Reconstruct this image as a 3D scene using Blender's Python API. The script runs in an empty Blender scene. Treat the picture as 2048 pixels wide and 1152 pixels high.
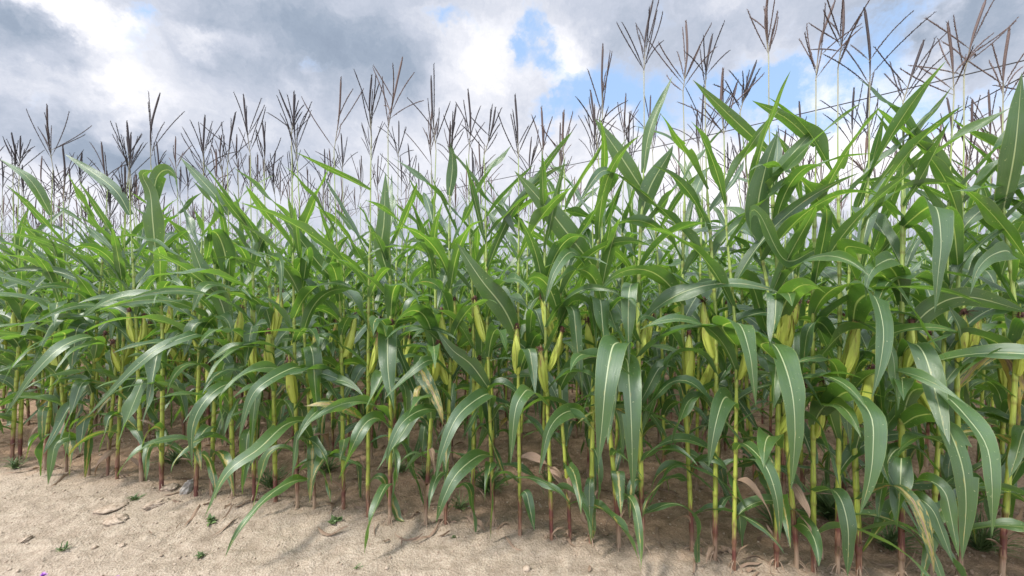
import bpy, math, random
import numpy as np

random.seed(11)
rng = np.random.default_rng(11)
C = bpy.context.scene.collection
R = math.radians
F, CAM_H = 780.0, 1.30            # focal length in photo pixels, eye height in metres

# ---------------------------------------------------------------- camera
cam = bpy.data.cameras.new('camera')
cam.sensor_width = 36.0
cam.lens = 36.0 * F / 2048.0
cam.clip_start, cam.clip_end = 0.05, 3000
cam_o = bpy.data.objects.new('camera', cam)
cam_o.location = (0, 0, CAM_H)
cam_o.rotation_euler = (R(90), 0, 0)
C.objects.link(cam_o)
S = bpy.context.scene
S.camera = cam_o
S.render.engine = 'CYCLES'
S.cycles.use_denoising = True
S.cycles.max_bounces = 6
S.cycles.diffuse_bounces = 2
S.cycles.transmission_bounces = 4
S.view_settings.view_transform = 'Standard'
S.view_settings.look = 'None'
S.view_settings.exposure = 0.56
S.view_settings.gamma = 1.0

# ---------------------------------------------------------------- node helpers
class NT:
    def __init__(self, tree):
        self.t = tree; self.n = tree.nodes; self.l = tree.links
    def new(self, typ, **kw):
        n = self.n.new(typ)
        for k, v in kw.items(): setattr(n, k, v)
        return n
    def put(self, sock, v):
        if isinstance(v, bpy.types.NodeSocket): self.l.new(v, sock)
        elif isinstance(v, (int, float)):
            sock.default_value = v if sock.type == 'VALUE' else ((v,)*3 if sock.type == 'VECTOR' else (v, v, v, 1))
        else:
            v = tuple(v)
            sock.default_value = v + (1,) if (sock.type == 'RGBA' and len(v) == 3) else v
    def math(self, op, a, b=0.0, c=None, clamp=False):
        n = self.new('ShaderNodeMath', operation=op, use_clamp=clamp)
        self.put(n.inputs[0], a); self.put(n.inputs[1], b)
        if c is not None: self.put(n.inputs[2], c)
        return n.outputs[0]
    def vec(self, op, a, b=(0, 0, 0)):
        n = self.new('ShaderNodeVectorMath', operation=op)
        self.put(n.inputs[0], a)
        self.put(n.inputs[1], b)
        return n.outputs['Value'] if op in ('LENGTH', 'DOT_PRODUCT') else n.outputs[0]
    def scale(self, a, s):
        n = self.new('ShaderNodeVectorMath', operation='SCALE')
        self.put(n.inputs[0], a); self.put(n.inputs['Scale'], s)
        return n.outputs[0]
    def noise(self, vec, scale, detail=4, rough=0.55, dist=0.0, col=False):
        n = self.new('ShaderNodeTexNoise')
        self.put(n.inputs['Vector'], vec)
        n.inputs['Scale'].default_value = scale; n.inputs['Detail'].default_value = detail
        n.inputs['Roughness'].default_value = rough; n.inputs['Distortion'].default_value = dist
        return n.outputs['Color' if col else 'Fac']
    def range(self, v, a, b, c=0.0, d=1.0, smooth=True):
        n = self.new('ShaderNodeMapRange')
        n.interpolation_type = 'SMOOTHSTEP' if smooth else 'LINEAR'
        self.put(n.inputs[0], v)
        for i, x in enumerate((a, b, c, d)): self.put(n.inputs[i+1], x)
        return n.outputs[0]
    def mix(self, f, a, b, mode='MIX'):
        n = self.new('ShaderNodeMix', data_type='RGBA', blend_type=mode)
        self.put(n.inputs[0], f); self.put(n.inputs[6], a); self.put(n.inputs[7], b)
        return n.outputs[2]
    def sep(self, v):
        n = self.new('ShaderNodeSeparateXYZ'); self.put(n.inputs[0], v)
        return n.outputs
    def comb(self, x, y, z):
        n = self.new('ShaderNodeCombineXYZ')
        for i, a in enumerate((x, y, z)): self.put(n.inputs[i], a)
        return n.outputs[0]
    def attr(self, name):
        return self.new('ShaderNodeAttribute', attribute_name=name)

# ---------------------------------------------------------------- world: broken cloud with blue openings
SUN_EL, SUN_AZ = R(54), R(-118)       # azimuth measured from +Y towards +X
W = bpy.data.worlds.new('World'); S.world = W
W.use_nodes = True
w = NT(W.node_tree); w.n.clear()
gen = w.new('ShaderNodeTexCoord').outputs['Generated']
skyn = w.new('ShaderNodeTexSky', sky_type='NISHITA', sun_disc=False, sun_elevation=SUN_EL, sun_rotation=SUN_AZ,
             air_density=1.1, dust_density=0.6, ozone_density=2.0)
D = w.vec('NORMALIZE', gen)
dx, dy, dz = w.sep(D)
den = w.math('ADD', w.math('MAXIMUM', dz, 0.0), 0.16)
q = w.comb(w.math('DIVIDE', dx, den), w.math('DIVIDE', dy, den), 0.0)      # a cloud deck seen in perspective
warp = w.vec('SUBTRACT', w.noise(q, 1.5, 6, 0.6, col=True), (0.5, 0.5, 0.5))
warp_fine = w.vec('SUBTRACT', w.noise(D, 9.0, 6, 0.62, col=True), (0.5, 0.5, 0.5))
Dw = w.vec('ADD', D, w.vec('ADD', w.scale(warp, 0.10), w.scale(warp_fine, 0.17)))
def blob(px, py, rx, ry, soft=0.0):
    v = np.array([(px-1024)/F, 1.0, (576-py)/F]); k = 1/np.linalg.norm(v); v = v*k
    rx, ry = rx/F*k, ry/F*k
    d = w.vec('MULTIPLY', w.vec('SUBTRACT', Dw, tuple(v)), (1/rx, 1/rx, 1/ry))
    return w.range(w.vec('LENGTH', d), soft, 1.0, 1.0, 0.0)
bright = [  # lit and shaded places of the cloud deck: centre, radii, amount
    (125, 40, 90, 60, 0.75), (30, 75, 130, 85, -0.42), (300, 190, 330, 120, 0.10), (560, 60, 230, 110, -0.27),
    (760, 120, 200, 80, -0.26), (950, 130, 130, 100, 0.34), (1135, 130, 70, 80, 0.42), (1360, 70, 230, 110, -0.19), (1270, 20, 200, 60, -0.12),
    (1560, 140, 120, 110, 0.25), (1660, 200, 180, 90, 0.34), (1850, 30, 260, 60, -0.20), (1990, 80, 120, 120, -0.28), (1845, 85, 60, 50, 0.5),
    (150, 285, 330, 70, -0.26), (460, 330, 230, 60, -0.10), (60, 385, 330, 60, 0.16), (820, 330, 260, 120, 0.10),
    (1250, 330, 420, 160, 0.26), (1700, 330, 420, 120, 0.36), (230, 165, 90, 45, 0.25), (420, 70, 80, 30, 0.3), (1430, 10, 120, 40, 0.2)]
holes = [(1062, 62, 34, 40, .62), (1075, 118, 40, 40, .6), (1175, 165, 90, 60, .95), (1120, 225, 100, 40, .75), (1470, 205, 150, 80, 0.95), (1540, 160, 60, 60, .6), (1755, 105, 110, 70, 1.0), (1640, 45, 80, 60, .55),
         (1290, 195, 90, 60, 0.75), (900, 15, 70, 25, .6), (1650, 235, 150, 40, .55), (1960, 200, 160, 50, .5), (255, 20, 50, 25, .35), (640, 140, 60, 25, .25)]
n_big = w.noise(q, 1.1, 8, 0.58, 0.3)
n_mid = w.noise(Dw, 5.5, 10, 0.66, 0.2)
B = w.math('ADD', 0.625, w.math('MULTIPLY', w.math('SUBTRACT', n_big, 0.5), 0.40))
B = w.math('ADD', B, w.math('MULTIPLY', w.math('SUBTRACT', n_mid, 0.5), 0.85))
for px, py, rx, ry, a in bright:
    B = w.math('ADD', B, w.math('MULTIPLY', blob(px, py, rx*1.25, ry*1.25), a))
K = w.math('MULTIPLY', w.math('SUBTRACT', n_mid, 0.5), 2.3)
for px, py, rx, ry, a in holes:
    K = w.math('ADD', K, w.math('MULTIPLY', blob(px, py, rx*1.42, ry*1.42), a))
K = w.range(K, 0.20, 0.92)
ramp = w.new('ShaderNodeValToRGB')
e = ramp.color_ramp.elements
e[0].position, e[0].color = 0.0, (0.165, 0.205, 0.28, 1)
e[1].position, e[1].color = 1.0, (0.80, 0.785, 0.80, 1)
for p, c in ((0.30, (0.255, 0.305, 0.385)), (0.58, (0.42, 0.452, 0.53)), (0.80, (0.61, 0.62, 0.67))):
    x = e.new(p); x.color = c + (1,)
w.put(ramp.inputs[0], B)
sky_c = w.mix(1.0, skyn.outputs[0], (0.115, 0.115, 0.115), 'MULTIPLY')
sky_c = w.mix(0.55, sky_c, (0.50, 0.62, 0.78))
sky_c = w.mix(1.0, sky_c, (0.88, 1.0, 1.14), 'MULTIPLY')
col = w.mix(K, ramp.outputs[0], sky_c)
# brightness added to the unseen sky overhead and behind the viewer, lighting the leaves
fill_glow = w.math('ADD', w.math('MULTIPLY', w.range(dz, 0.63, 0.93), 3.4), w.math('MULTIPLY', w.range(dy, 0.10, -0.6), 1.5))
col = w.mix(1.0, col, w.comb(*(w.math('ADD', fill_glow, 1.0),)*3), 'MULTIPLY')
bg = w.new('ShaderNodeBackground')
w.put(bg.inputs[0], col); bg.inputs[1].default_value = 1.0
wo = w.new('ShaderNodeOutputWorld'); w.l.new(bg.outputs[0], wo.inputs[0])

sun = bpy.data.lights.new('sun', 'SUN')
sun.energy = 3.5; sun.angle = R(10); sun.color = (1.0, 0.955, 0.88)
sun_o = bpy.data.objects.new('sun', sun); C.objects.link(sun_o)
from mathutils import Vector
sd = Vector((math.sin(SUN_AZ)*math.cos(SUN_EL), math.cos(SUN_AZ)*math.cos(SUN_EL), math.sin(SUN_EL)))
sun_o.rotation_euler = sd.to_track_quat('Z', 'Y').to_euler()
sun_o.location = tuple(sd*50)

# ---------------------------------------------------------------- materials
def material(name):
    m = bpy.data.materials.new(name); m.use_nodes = True
    t = NT(m.node_tree); t.n.clear()
    out = t.new('ShaderNodeOutputMaterial')
    p = t.new('ShaderNodeBsdfPrincipled')
    t.l.new(p.outputs[0], out.inputs[0])
    return m, t, p, out

def leaf_material():
    # luv = (u across -1..1, v along 0..1, tint); dry = 0 green .. 1 withered
    m, t, p, out = material('corn_leaf_blade')
    u, v, tint = t.sep(t.attr('luv').outputs['Vector'])
    dry = t.attr('dry').outputs['Fac']
    pos = t.new('ShaderNodeTexCoord').outputs['Object']
    au = t.math('ABSOLUTE', u)
    vein_v = t.comb(t.math('MULTIPLY', u, 1.0), t.math('MULTIPLY', v, 0.10), tint)
    veins = t.noise(vein_v, 26, 3, 0.7)
    blot = t.noise(pos, 14, 5, 0.6)
    spots = t.noise(pos, 90, 3, 0.6)
    g = t.mix(tint, (0.023, 0.068, 0.022), (0.068, 0.134, 0.032))
    g = t.mix(t.range(blot, 0.35, 0.75), g, (0.048, 0.096, 0.042))
    g = t.mix(t.math('MULTIPLY', t.range(veins, 0.45, 0.62), 0.55), g, (0.070, 0.125, 0.042))
    g = t.mix(t.math('MULTIPLY', t.range(spots, 0.67, 0.73), 0.7), g, (0.36, 0.38, 0.24))
    g = t.mix(t.math('MULTIPLY', t.range(au, 0.93, 1.0), 0.5), g, (0.20, 0.25, 0.08))
    # yellowing that runs beside the midrib and from the margins, then withering
    yn = t.math('ADD', t.math('MULTIPLY', t.noise(t.comb(u, t.math('MULTIPLY', v, 4), tint), 3.5, 4, 0.6), 1.1),
                t.math('MULTIPLY', t.range(au, 0.42, 0.0), 0.34))
    yn = t.math('ADD', yn, t.math('MULTIPLY', v, 0.22))
    yl = t.range(t.math('ADD', yn, dry), 1.13, 1.28)
    g = t.mix(yl, g, t.mix(blot, (0.33, 0.28, 0.045), (0.50, 0.385, 0.12)))
    br = t.range(t.math('ADD', yn, t.math('MULTIPLY', dry, 1.3)), 1.50, 1.68)
    g = t.mix(br, g, t.mix(veins, (0.15, 0.095, 0.065), (0.36, 0.262, 0.190)))
    br2 = t.range(t.math('ADD', t.math('MULTIPLY', blot, 0.5), dry), 1.22, 1.4)
    g = t.mix(t.math('MULTIPLY', br2, 0.7), g, (0.13, 0.070, 0.045))
    rib = t.range(au, t.math('MULTIPLY_ADD', v, -0.045, 0.092), t.math('MULTIPLY_ADD', v, -0.025, 0.040))
    ribc = t.mix(br, (0.46, 0.52, 0.30), (0.40, 0.29, 0.18))
    g = t.mix(t.math('MULTIPLY', rib, 0.92), g, ribc)
    t.put(p.inputs['Base Color'], g)
    t.put(p.inputs['Roughness'], t.math('ADD', t.math('MULTIPLY_ADD', veins, 0.16, 0.33), t.math('MULTIPLY', br, 0.25)))
    t.put(p.inputs['Specular IOR Level'], t.math('MULTIPLY_ADD', br, -0.7, 0.95))
    h = t.math('ADD', t.math('MULTIPLY', veins, 0.5), t.math('MULTIPLY', rib, 0.7))
    h = t.math('ADD', h, t.math('MULTIPLY', blot, 0.6))
    b = t.new('ShaderNodeBump'); b.inputs['Strength'].default_value = 0.5; b.inputs['Distance'].default_value = 0.004
    t.put(b.inputs['Height'], h); t.l.new(b.outputs[0], p.inputs['Normal'])
    tr = t.new('ShaderNodeBsdfTranslucent')
    hs = t.mix(1.0, t.mix(t.math('MULTIPLY', rib, 0.75), g, (0.060, 0.092, 0.022)), (3.5, 3.55, 1.0), 'MULTIPLY')
    hs = t.mix(yl, hs, t.mix(1.0, g, (0.9, 0.8, 0.5), 'MULTIPLY'))
    t.put(tr.inputs[0], hs); t.l.new(b.outputs[0], tr.inputs['Normal'])
    ms = t.new('ShaderNodeMixShader'); t.put(ms.inputs[0], t.math('MULTIPLY_ADD', br, -0.15, 0.34))
    t.l.new(p.outputs[0], ms.inputs[1]); t.l.new(tr.outputs[0], ms.inputs[2])
    t.l.new(ms.outputs[0], out.inputs[0])
    return m

def stalk_material():
    # luv = (angle, height in m, tint); dry = node ring
    m, t, p, out = material('corn_stalk')
    u, h, tint = t.sep(t.attr('luv').outputs['Vector'])
    node = t.attr('dry').outputs['Fac']
    sv = t.comb(u, t.math('MULTIPLY', h, 0.9), t.math('MULTIPLY', tint, 9))
    st = t.noise(sv, 7, 4, 0.65)
    st2 = t.noise(t.comb(t.math('MULTIPLY', u, 4), t.math('MULTIPLY', h, 1.2), tint), 9, 3, 0.6)
    c = t.mix(t.range(h, 0.5, 1.7), (0.36, 0.405, 0.062), (0.33, 0.43, 0.125))
    c = t.mix(t.math('MULTIPLY', t.range(st2, 0.40, 0.66), 0.75), c, (0.13, 0.20, 0.035))
    c = t.mix(t.range(h, 1.85, 2.15), c, (0.33, 0.33, 0.22))
    low = t.math('ADD', h, t.math('ADD', t.math('MULTIPLY', st, -0.32), t.math('MULTIPLY', tint, -0.16)))
    lowm = t.range(low, 0.04, -0.05)
    c = t.mix(lowm, c, t.mix(t.range(st2, 0.40, 0.60), (0.085, 0.022, 0.020), (0.30, 0.170, 0.105)))
    tan = t.range(t.math('ADD', h, t.math('MULTIPLY', st2, -0.16)), 0.06, -0.03)
    band = t.noise(t.comb(0.0, t.math('MULTIPLY', h, 9.0), t.math('MULTIPLY', tint, 31)), 1.0, 1)
    c = t.mix(t.math('MULTIPLY', lowm, t.math('MULTIPLY', t.range(band, 0.50, 0.56), 0.8)), c, (0.10, 0.024, 0.024))
    c = t.mix(t.math('MULTIPLY', tan, t.range(tint, 0.25, 0.5)), c, (0.29, 0.205, 0.14))
    c = t.mix(t.math('MULTIPLY', node, 0.55), c, (0.14, 0.085, 0.03))
    blem = t.range(t.noise(sv, 16, 3, 0.6), 0.56, 0.68)
    c = t.mix(t.math('MULTIPLY', blem, 0.6), c, (0.19, 0.10, 0.04))
    t.put(p.inputs['Base Color'], c)
    p.inputs['Roughness'].default_value = 0.5
    p.inputs['Subsurface Weight'].default_value = 0.0
    b = t.new('ShaderNodeBump'); b.inputs['Strength'].default_value = 0.35; b.inputs['Distance'].default_value = 0.002
    t.put(b.inputs['Height'], st2); t.l.new(b.outputs[0], p.inputs['Normal'])
    return m

def tassel_material():
    m, t, p, out = material('corn_tassel')
    u, h, tint = t.sep(t.attr('luv').outputs['Vector'])      # h = 0 peduncle .. 1 spikelets
    c = t.mix(tint, (0.024, 0.019, 0.023), (0.180, 0.112, 0.090))  # near-black end holds backlit darkness on top of the tassel's own brown-purple
    n = t.noise(t.new('ShaderNodeTexCoord').outputs['Object'], 160, 2)
    c = t.mix(t.math('MULTIPLY', t.range(n, 0.50, 0.75), t.math('MULTIPLY_ADD', tint, 0.7, 0.3)), c, (0.15, 0.105, 0.08))
    c = t.mix(h, (0.25, 0.235, 0.17), c)
    t.put(p.inputs['Base Color'], c); p.inputs['Roughness'].default_value = 0.75
    return m

def husk_material():
    m, t, p, out = material('corn_husk')
    u, h, tint = t.sep(t.attr('luv').outputs['Vector'])
    st = t.noise(t.comb(t.math('MULTIPLY', u, 2.0), t.math('MULTIPLY', h, 0.35), tint), 9, 4, 0.65)
    big = t.noise(t.comb(u, t.math('MULTIPLY', h, 1.6), t.math('MULTIPLY', tint, 5)), 2.6, 4, 0.6)
    c = t.mix(st, (0.24, 0.32, 0.035), (0.60, 0.64, 0.12))
    c = t.mix(t.math('MULTIPLY', h, 0.4), c, (0.42, 0.46, 0.12))
    br = t.range(t.math('ADD', big, t.math('ADD', t.math('MULTIPLY', h, 0.20), t.math('MULTIPLY', tint, 0.16))), 0.72, 0.92)
    c = t.mix(t.math('MULTIPLY', br, 0.85), c, t.mix(st, (0.12, 0.04, 0.03), (0.40, 0.24, 0.10)))
    t.put(p.inputs['Base Color'], c); p.inputs['Roughness'].default_value = 0.5
    b = t.new('ShaderNodeBump'); b.inputs['Strength'].default_value = 0.6; b.inputs['Distance'].default_value = 0.003
    t.put(b.inputs['Height'], st); t.l.new(b.outputs[0], p.inputs['Normal'])
    return m

def flat_noise_material(name, a, b, scale=30, rough=0.8, bump=0.0):
    m, t, p, out = material(name)
    pos = t.new('ShaderNodeTexCoord').outputs['Object']
    n = t.noise(pos, scale, 5, 0.65)
    t.put(p.inputs['Base Color'], t.mix(t.range(n, 0.32, 0.68), a, b))
    p.inputs['Roughness'].default_value = rough
    if bump:
        bb = t.new('ShaderNodeBump'); bb.inputs['Strength'].default_value = 0.7; bb.inputs['Distance'].default_value = bump
        t.put(bb.inputs['Height'], t.noise(pos, scale*2.5, 6, 0.7)); t.l.new(bb.outputs[0], p.inputs['Normal'])
    return m

def soil_material():
    m, t, p, out = material('dry_soil')
    pos = t.new('ShaderNodeNewGeometry').outputs['Position']
    a = t.noise(pos, 1.3, 5, 0.6)
    b = t.noise(pos, 11, 7, 0.68)
    f = t.noise(pos, 70, 5, 0.7)
    g = t.noise(pos, 230, 3, 0.7)
    x, y, z = t.sep(pos)
    # the tilled strip inside the field is coloured darker and browner than the driven path before it
    edge = t.math('ADD', y, t.math('ADD', t.math('MULTIPLY', x, 0.205), t.math('MULTIPLY', t.math('SUBTRACT', b, 0.5), 0.55)))
    field = t.range(edge, 1.88, 2.30)
    path = t.mix(t.range(b, 0.30, 0.70), (0.245, 0.195, 0.145), (0.415, 0.345, 0.268))
    path = t.mix(t.math('MULTIPLY', t.range(a, 0.4, 0.7), 0.5), path, (0.37, 0.308, 0.240))
    till = t.mix(t.range(b, 0.30, 0.70), (0.195, 0.125, 0.080), (0.35, 0.240, 0.160))
    c = t.mix(field, path, till)
    c = t.mix(t.math('MULTIPLY', t.range(f, 0.46, 0.28), 0.5), c, (0.17, 0.115, 0.075))
    c = t.mix(t.math('MULTIPLY', t.range(g, 0.60, 0.72), 0.55), c, (0.66, 0.57, 0.47))
    vo = t.new('ShaderNodeTexVoronoi'); t.put(vo.inputs['Vector'], pos); vo.inputs['Scale'].default_value = 95
    c = t.mix(t.math('MULTIPLY', t.range(vo.outputs['Distance'], 0.46, 0.66), 0.25), c, (0.15, 0.10, 0.065))
    t.put(p.inputs['Base Color'], c)
    p.inputs['Roughness'].default_value = 0.95; p.inputs['Specular IOR Level'].default_value = 0.15
    h = t.math('ADD', t.math('MULTIPLY', f, 1.0), t.math('MULTIPLY', g, 0.35))
    h = t.math('ADD', h, t.math('MULTIPLY', vo.outputs['Distance'], -0.5))
    h = t.math('ADD', h, t.math('MULTIPLY', b, 1.6))
    bb = t.new('ShaderNodeBump'); bb.inputs['Strength'].default_value = 0.9; bb.inputs['Distance'].default_value = 0.010
    t.put(bb.inputs['Height'], h); t.l.new(bb.outputs[0], p.inputs['Normal'])
    return m

M_LEAF, M_STALK, M_TASSEL, M_HUSK, M_SOIL = leaf_material(), stalk_material(), tassel_material(), husk_material(), soil_material()
M_SILK = flat_noise_material('corn_silk', (0.034, 0.014, 0.010), (0.15, 0.060, 0.034), 60, 0.7)
M_STONE = flat_noise_material('pale_stone', (0.24, 0.215, 0.185), (0.42, 0.385, 0.34), 22, 0.9, 0.006)
M_CLOD = flat_noise_material('soil_clod', (0.25, 0.185, 0.13), (0.45, 0.36, 0.275), 26, 0.95, 0.018)
M_WEED = flat_noise_material('weed_green', (0.045, 0.085, 0.022), (0.125, 0.180, 0.055), 14, 0.6)
M_PETAL = flat_noise_material('purple_petal', (0.22, 0.05, 0.34), (0.42, 0.14, 0.52), 40, 0.6)
M_CABLE = flat_noise_material('cable_black', (0.018, 0.018, 0.020), (0.03, 0.03, 0.032), 5, 0.6)

# ---------------------------------------------------------------- mesh building with numpy
class MB:
    def __init__(self): self.v, self.f, self.l, self.d, self.n = [], [], [], [], 0
    def add(self, v, f, luv, dry):
        self.v.append(v); self.f.append(f + self.n); self.l.append(luv); self.d.append(dry); self.n += len(v)
    def arrays(self): return (np.concatenate(self.v), np.concatenate(self.f), np.concatenate(self.l), np.concatenate(self.d))
    def mesh(self, name, mat): return mesh_from(name, self.arrays(), mat)
    def build(self, name, mat, parent=None): return link(name, self.mesh(name, mat), parent)

def mesh_from(name, arrs, mat):
    v, f, luv, dry = arrs
    me = bpy.data.meshes.new(name)
    me.vertices.add(len(v)); me.vertices.foreach_set('co', np.ascontiguousarray(v, np.float32).ravel())
    k = f.shape[1]
    me.loops.add(f.size); me.loops.foreach_set('vertex_index', np.ascontiguousarray(f, np.int32).ravel())
    me.polygons.add(len(f))
    me.polygons.foreach_set('loop_start', np.arange(0, f.size, k, dtype=np.int32))
    me.polygons.foreach_set('use_smooth', np.ones(len(f), bool))
    a = me.attributes.new('luv', 'FLOAT_VECTOR', 'POINT'); a.data.foreach_set('vector', np.ascontiguousarray(luv, np.float32).ravel())
    a = me.attributes.new('dry', 'FLOAT', 'POINT'); a.data.foreach_set('value', np.ascontiguousarray(dry, np.float32))
    me.update(calc_edges=True)
    me.materials.append(mat)
    return me

def link(name, me, parent=None):
    o = bpy.data.objects.new(name, me); C.objects.link(o)
    if parent is not None: o.parent = parent
    return o
def tag(o, label=None, cat=None, group=None, kind=None):
    for k, v in (('label', label), ('category', cat), ('group', group), ('kind', kind)):
        if v: o[k] = v
    return o
def empty(name, loc):
    o = bpy.data.objects.new(name, None); o.empty_display_size = 0.1; o.location = loc; C.objects.link(o)
    return o

def grid_faces(nr, nc, wrap=False):
    r = np.arange(nr-1)[:, None]; c = np.arange(nc if wrap else nc-1)[None, :]
    c2 = (c+1) % nc if wrap else c+1
    return np.stack([r*nc+c, r*nc+c2, (r+1)*nc+c2, (r+1)*nc+c], -1).reshape(-1, 4)
def unit(a): return a/np.maximum(np.linalg.norm(a, axis=-1, keepdims=True), 1e-9)
UP = np.array([0., 0, 1]); TOCAM = np.array([0., -1, 0])

def spline(pts, n):
    p = np.asarray(pts, float)
    p = np.vstack([2*p[0]-p[1], p, 2*p[-1]-p[-2]])
    seg = len(p)-3
    out = []
    for i in range(seg):
        t = np.linspace(0, 1, 16, endpoint=(i == seg-1))[:, None]
        a, b, c, d = p[i:i+4]
        out.append(.5*((2*b)+(-a+c)*t+(2*a-5*b+4*c-d)*t*t+(-a+3*b-3*c+d)*t**3))
    o = np.vstack(out)
    s = np.r_[0, np.cumsum(np.linalg.norm(np.diff(o, axis=0), axis=1))]
    ss = np.linspace(0, s[-1], n)
    return np.stack([np.interp(ss, s, o[:, k]) for k in range(3)], 1)

COLS_FULL = np.array([-1, -.62, -.28, -.07, .07, .28, .62, 1.])
COLS_LOW = np.array([-1, -.08, .08, 1.])
def blade(mb, P, Sd, width, tint, dry, fold=0.35, ruffle=0.008, r=rng, cols=COLS_FULL, tip=1.0, torn=False):
    """a grass-like blade along the points P with the side vectors Sd"""
    n = len(P); s = np.linspace(0, 1, n)
    T = unit(np.gradient(P, axis=0))
    Sd = unit(Sd - (Sd*T).sum(1, keepdims=True)*T)
    N = np.cross(Sd, T)
    prof = (0.44 + 0.56*np.sin(np.clip(s/0.42, 0, 1)*math.pi/2)) * np.where(s < .40, 1, np.clip(1-((s-.40)/.60)**1.55, 0, 1)**0.95)
    prof = np.maximum(prof, 0.012)
    wv = width*0.5*prof
    L = np.linalg.norm(np.diff(P, axis=0), axis=1).sum()
    fo = fold*(1-0.75*np.clip(s/0.55, 0, 1)) + 0.06
    u = cols[None, :]
    lat = u*np.cos(fo*np.abs(u)**.5)[..., None][..., 0] if False else u*np.cos(fo)[:, None]
    up = np.abs(u)*np.sin(fo)[:, None]
    V = P[:, None, :] + Sd[:, None, :]*(wv[:, None]*lat)[..., None] + N[:, None, :]*(wv[:, None]*up)[..., None]
    env = np.clip(s*5, 0, 1)*np.clip((1-s)*3, 0, 1)
    ph = r.uniform(0, 6.28, 4); k1 = L/r.uniform(.07, .13)*6.28*.5; k2 = L/r.uniform(.16, .3)*6.28*.5
    wl = np.sin(k1*s+ph[0])*.55+np.sin(k2*s+ph[1]); wr = np.sin(k1*s+ph[2])*.55+np.sin(k2*s+ph[3])
    rf = np.where(u < 0, wl[:, None], wr[:, None])*np.abs(u)**1.8*(ruffle*env)[:, None]
    V = V + N[:, None, :]*rf[..., None]
    luv = np.stack([np.broadcast_to(u, V.shape[:2]), np.broadcast_to(s[:, None], V.shape[:2]), np.full(V.shape[:2], tint)], -1)
    f = grid_faces(n, len(cols))
    if torn:                                    # a strip of one half is ripped away from the margin
        nc = len(cols)-1; side = r.integers(0, 2); a = int(n*r.uniform(.25, .55)); b = a+int(n*r.uniform(.08, .2))
        keep = np.ones(len(f), bool)
        for i in range(a, min(b, n-1)): keep[i*nc+(0 if side else nc-1)] = False
        f = f[keep]
    mb.add(V.reshape(-1, 3), f, luv.reshape(-1, 3), np.full(V.shape[0]*V.shape[1], dry))

def arch(p0, az, th0, th1, L, n, power=1.2, drift=0.0, z_floor=0.012):
    s = np.linspace(0, 1, n)
    if power > 0: th = th0 + (th1-th0)*s**power
    else:                                       # rises, folds over, then hangs
        hw = .10+.20*((abs(drift)*7.3) % 1); q = np.clip((s+power+hw)/(2*hw), 0, 1); th = th0 + (th1-th0)*(q*q*(3-2*q))
    a = az + drift*s**1.5
    d = np.stack([np.sin(th)*np.sin(a), np.sin(th)*np.cos(a), np.cos(th)], 1)*(L/(n-1))
    P = p0 + np.vstack([np.zeros(3), np.cumsum(d[:-1], axis=0)])
    P[:, 2] = np.maximum(P[:, 2], z_floor + 0.004*np.sin(s*11))
    sd = np.stack([np.cos(a), -np.sin(a), np.zeros(n)], 1)
    return P, sd
def twisted(P, sd, tw):
    T = unit(np.gradient(P, axis=0)); N = np.cross(sd, T)
    return sd*np.cos(tw)[:, None] + N*np.sin(tw)[:, None]

def tube(mb, P, rad, sides, luv_fn, dry=None, squash=None):
    n = len(P); T = unit(np.gradient(P, axis=0))
    ref = np.array([1., 0, 0]) if abs(T[0][0]) < .8 else np.array([0, 1., 0])
    A = unit(np.cross(T, ref)); Bv = np.cross(T, A)
    ang = np.arange(sides)/sides*2*math.pi
    rr = rad if rad.ndim == 2 else rad[:, None]*np.ones((1, sides))
    V = P[:, None] + A[:, None]*(np.cos(ang)[None]*rr)[..., None] + Bv[:, None]*(np.sin(ang)[None]*rr)[..., None]
    luv = luv_fn(n, ang)
    dr = np.zeros((n, sides)) if dry is None else dry[:, None]*np.ones((1, sides))
    mb.add(V.reshape(-1, 3), grid_faces(n, sides, True), luv.reshape(-1, 3), dr.ravel())

def lump(mb, c, size, r, nu=14, nv=9, flat=.6, rough=.25):
    th = np.linspace(0.001, math.pi-.001, nv)[:, None]; ph = np.arange(nu)[None]/nu*6.283
    d = np.stack([np.sin(th)*np.cos(ph), np.sin(th)*np.sin(ph), np.cos(th)*np.ones_like(ph)], -1)
    k = np.ones(d.shape[:2]); 
    for q in range(7):
        a = unit(r.normal(size=3)); k = np.minimum(k, r.uniform(.70, 1.0)/np.maximum(d@a, .05))     # chipped flat faces
    k = k*(1+rough*(np.sin(d@r.normal(size=3)*5+r.uniform(0, 6))*.25))
    if nu > 10:
        for fq, am in ((7, .10), (13, .07), (26, .05)):
            k = k*(1+am*np.sin(d@r.normal(size=3)*fq+r.uniform(0, 6))*np.sin(d@r.normal(size=3)*fq+r.uniform(0, 6)))
    v = d*k[..., None]*np.array(size)*np.array([1, 1, flat]) 
    an = r.uniform(0, 6.28); ca, sa = math.cos(an), math.sin(an)
    v = v@np.array([[ca, sa, 0], [-sa, ca, 0], [0, 0, 1.]])+np.array(c)
    v = v.reshape(-1, 3)
    mb.add(v, grid_faces(nv, nu, True), np.zeros_like(v), np.zeros(len(v)))

# ---------------------------------------------------------------- pieces of a corn plant
def stalk_line(p0, fork, top, r):
    """the centre line from the foot to the fork of the tassel"""
    p0, fork = np.array(p0), np.array(fork)
    m = p0 + (fork-p0)*np.array([.42, .42, .5]) + np.array([r.normal(0, .018), r.normal(0, .018), 0])
    foot = p0 + np.array([(m-p0)[0]*.12, (m-p0)[1]*.12, .18])
    return spline([p0-np.array([0, 0, .03]), foot, m, p0+(fork-p0)*np.array([.8, .8, .8]), fork], 90)
def at_height(line, z):
    return np.array([np.interp(z, line[:, 2], line[:, k]) for k in range(3)])

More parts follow.
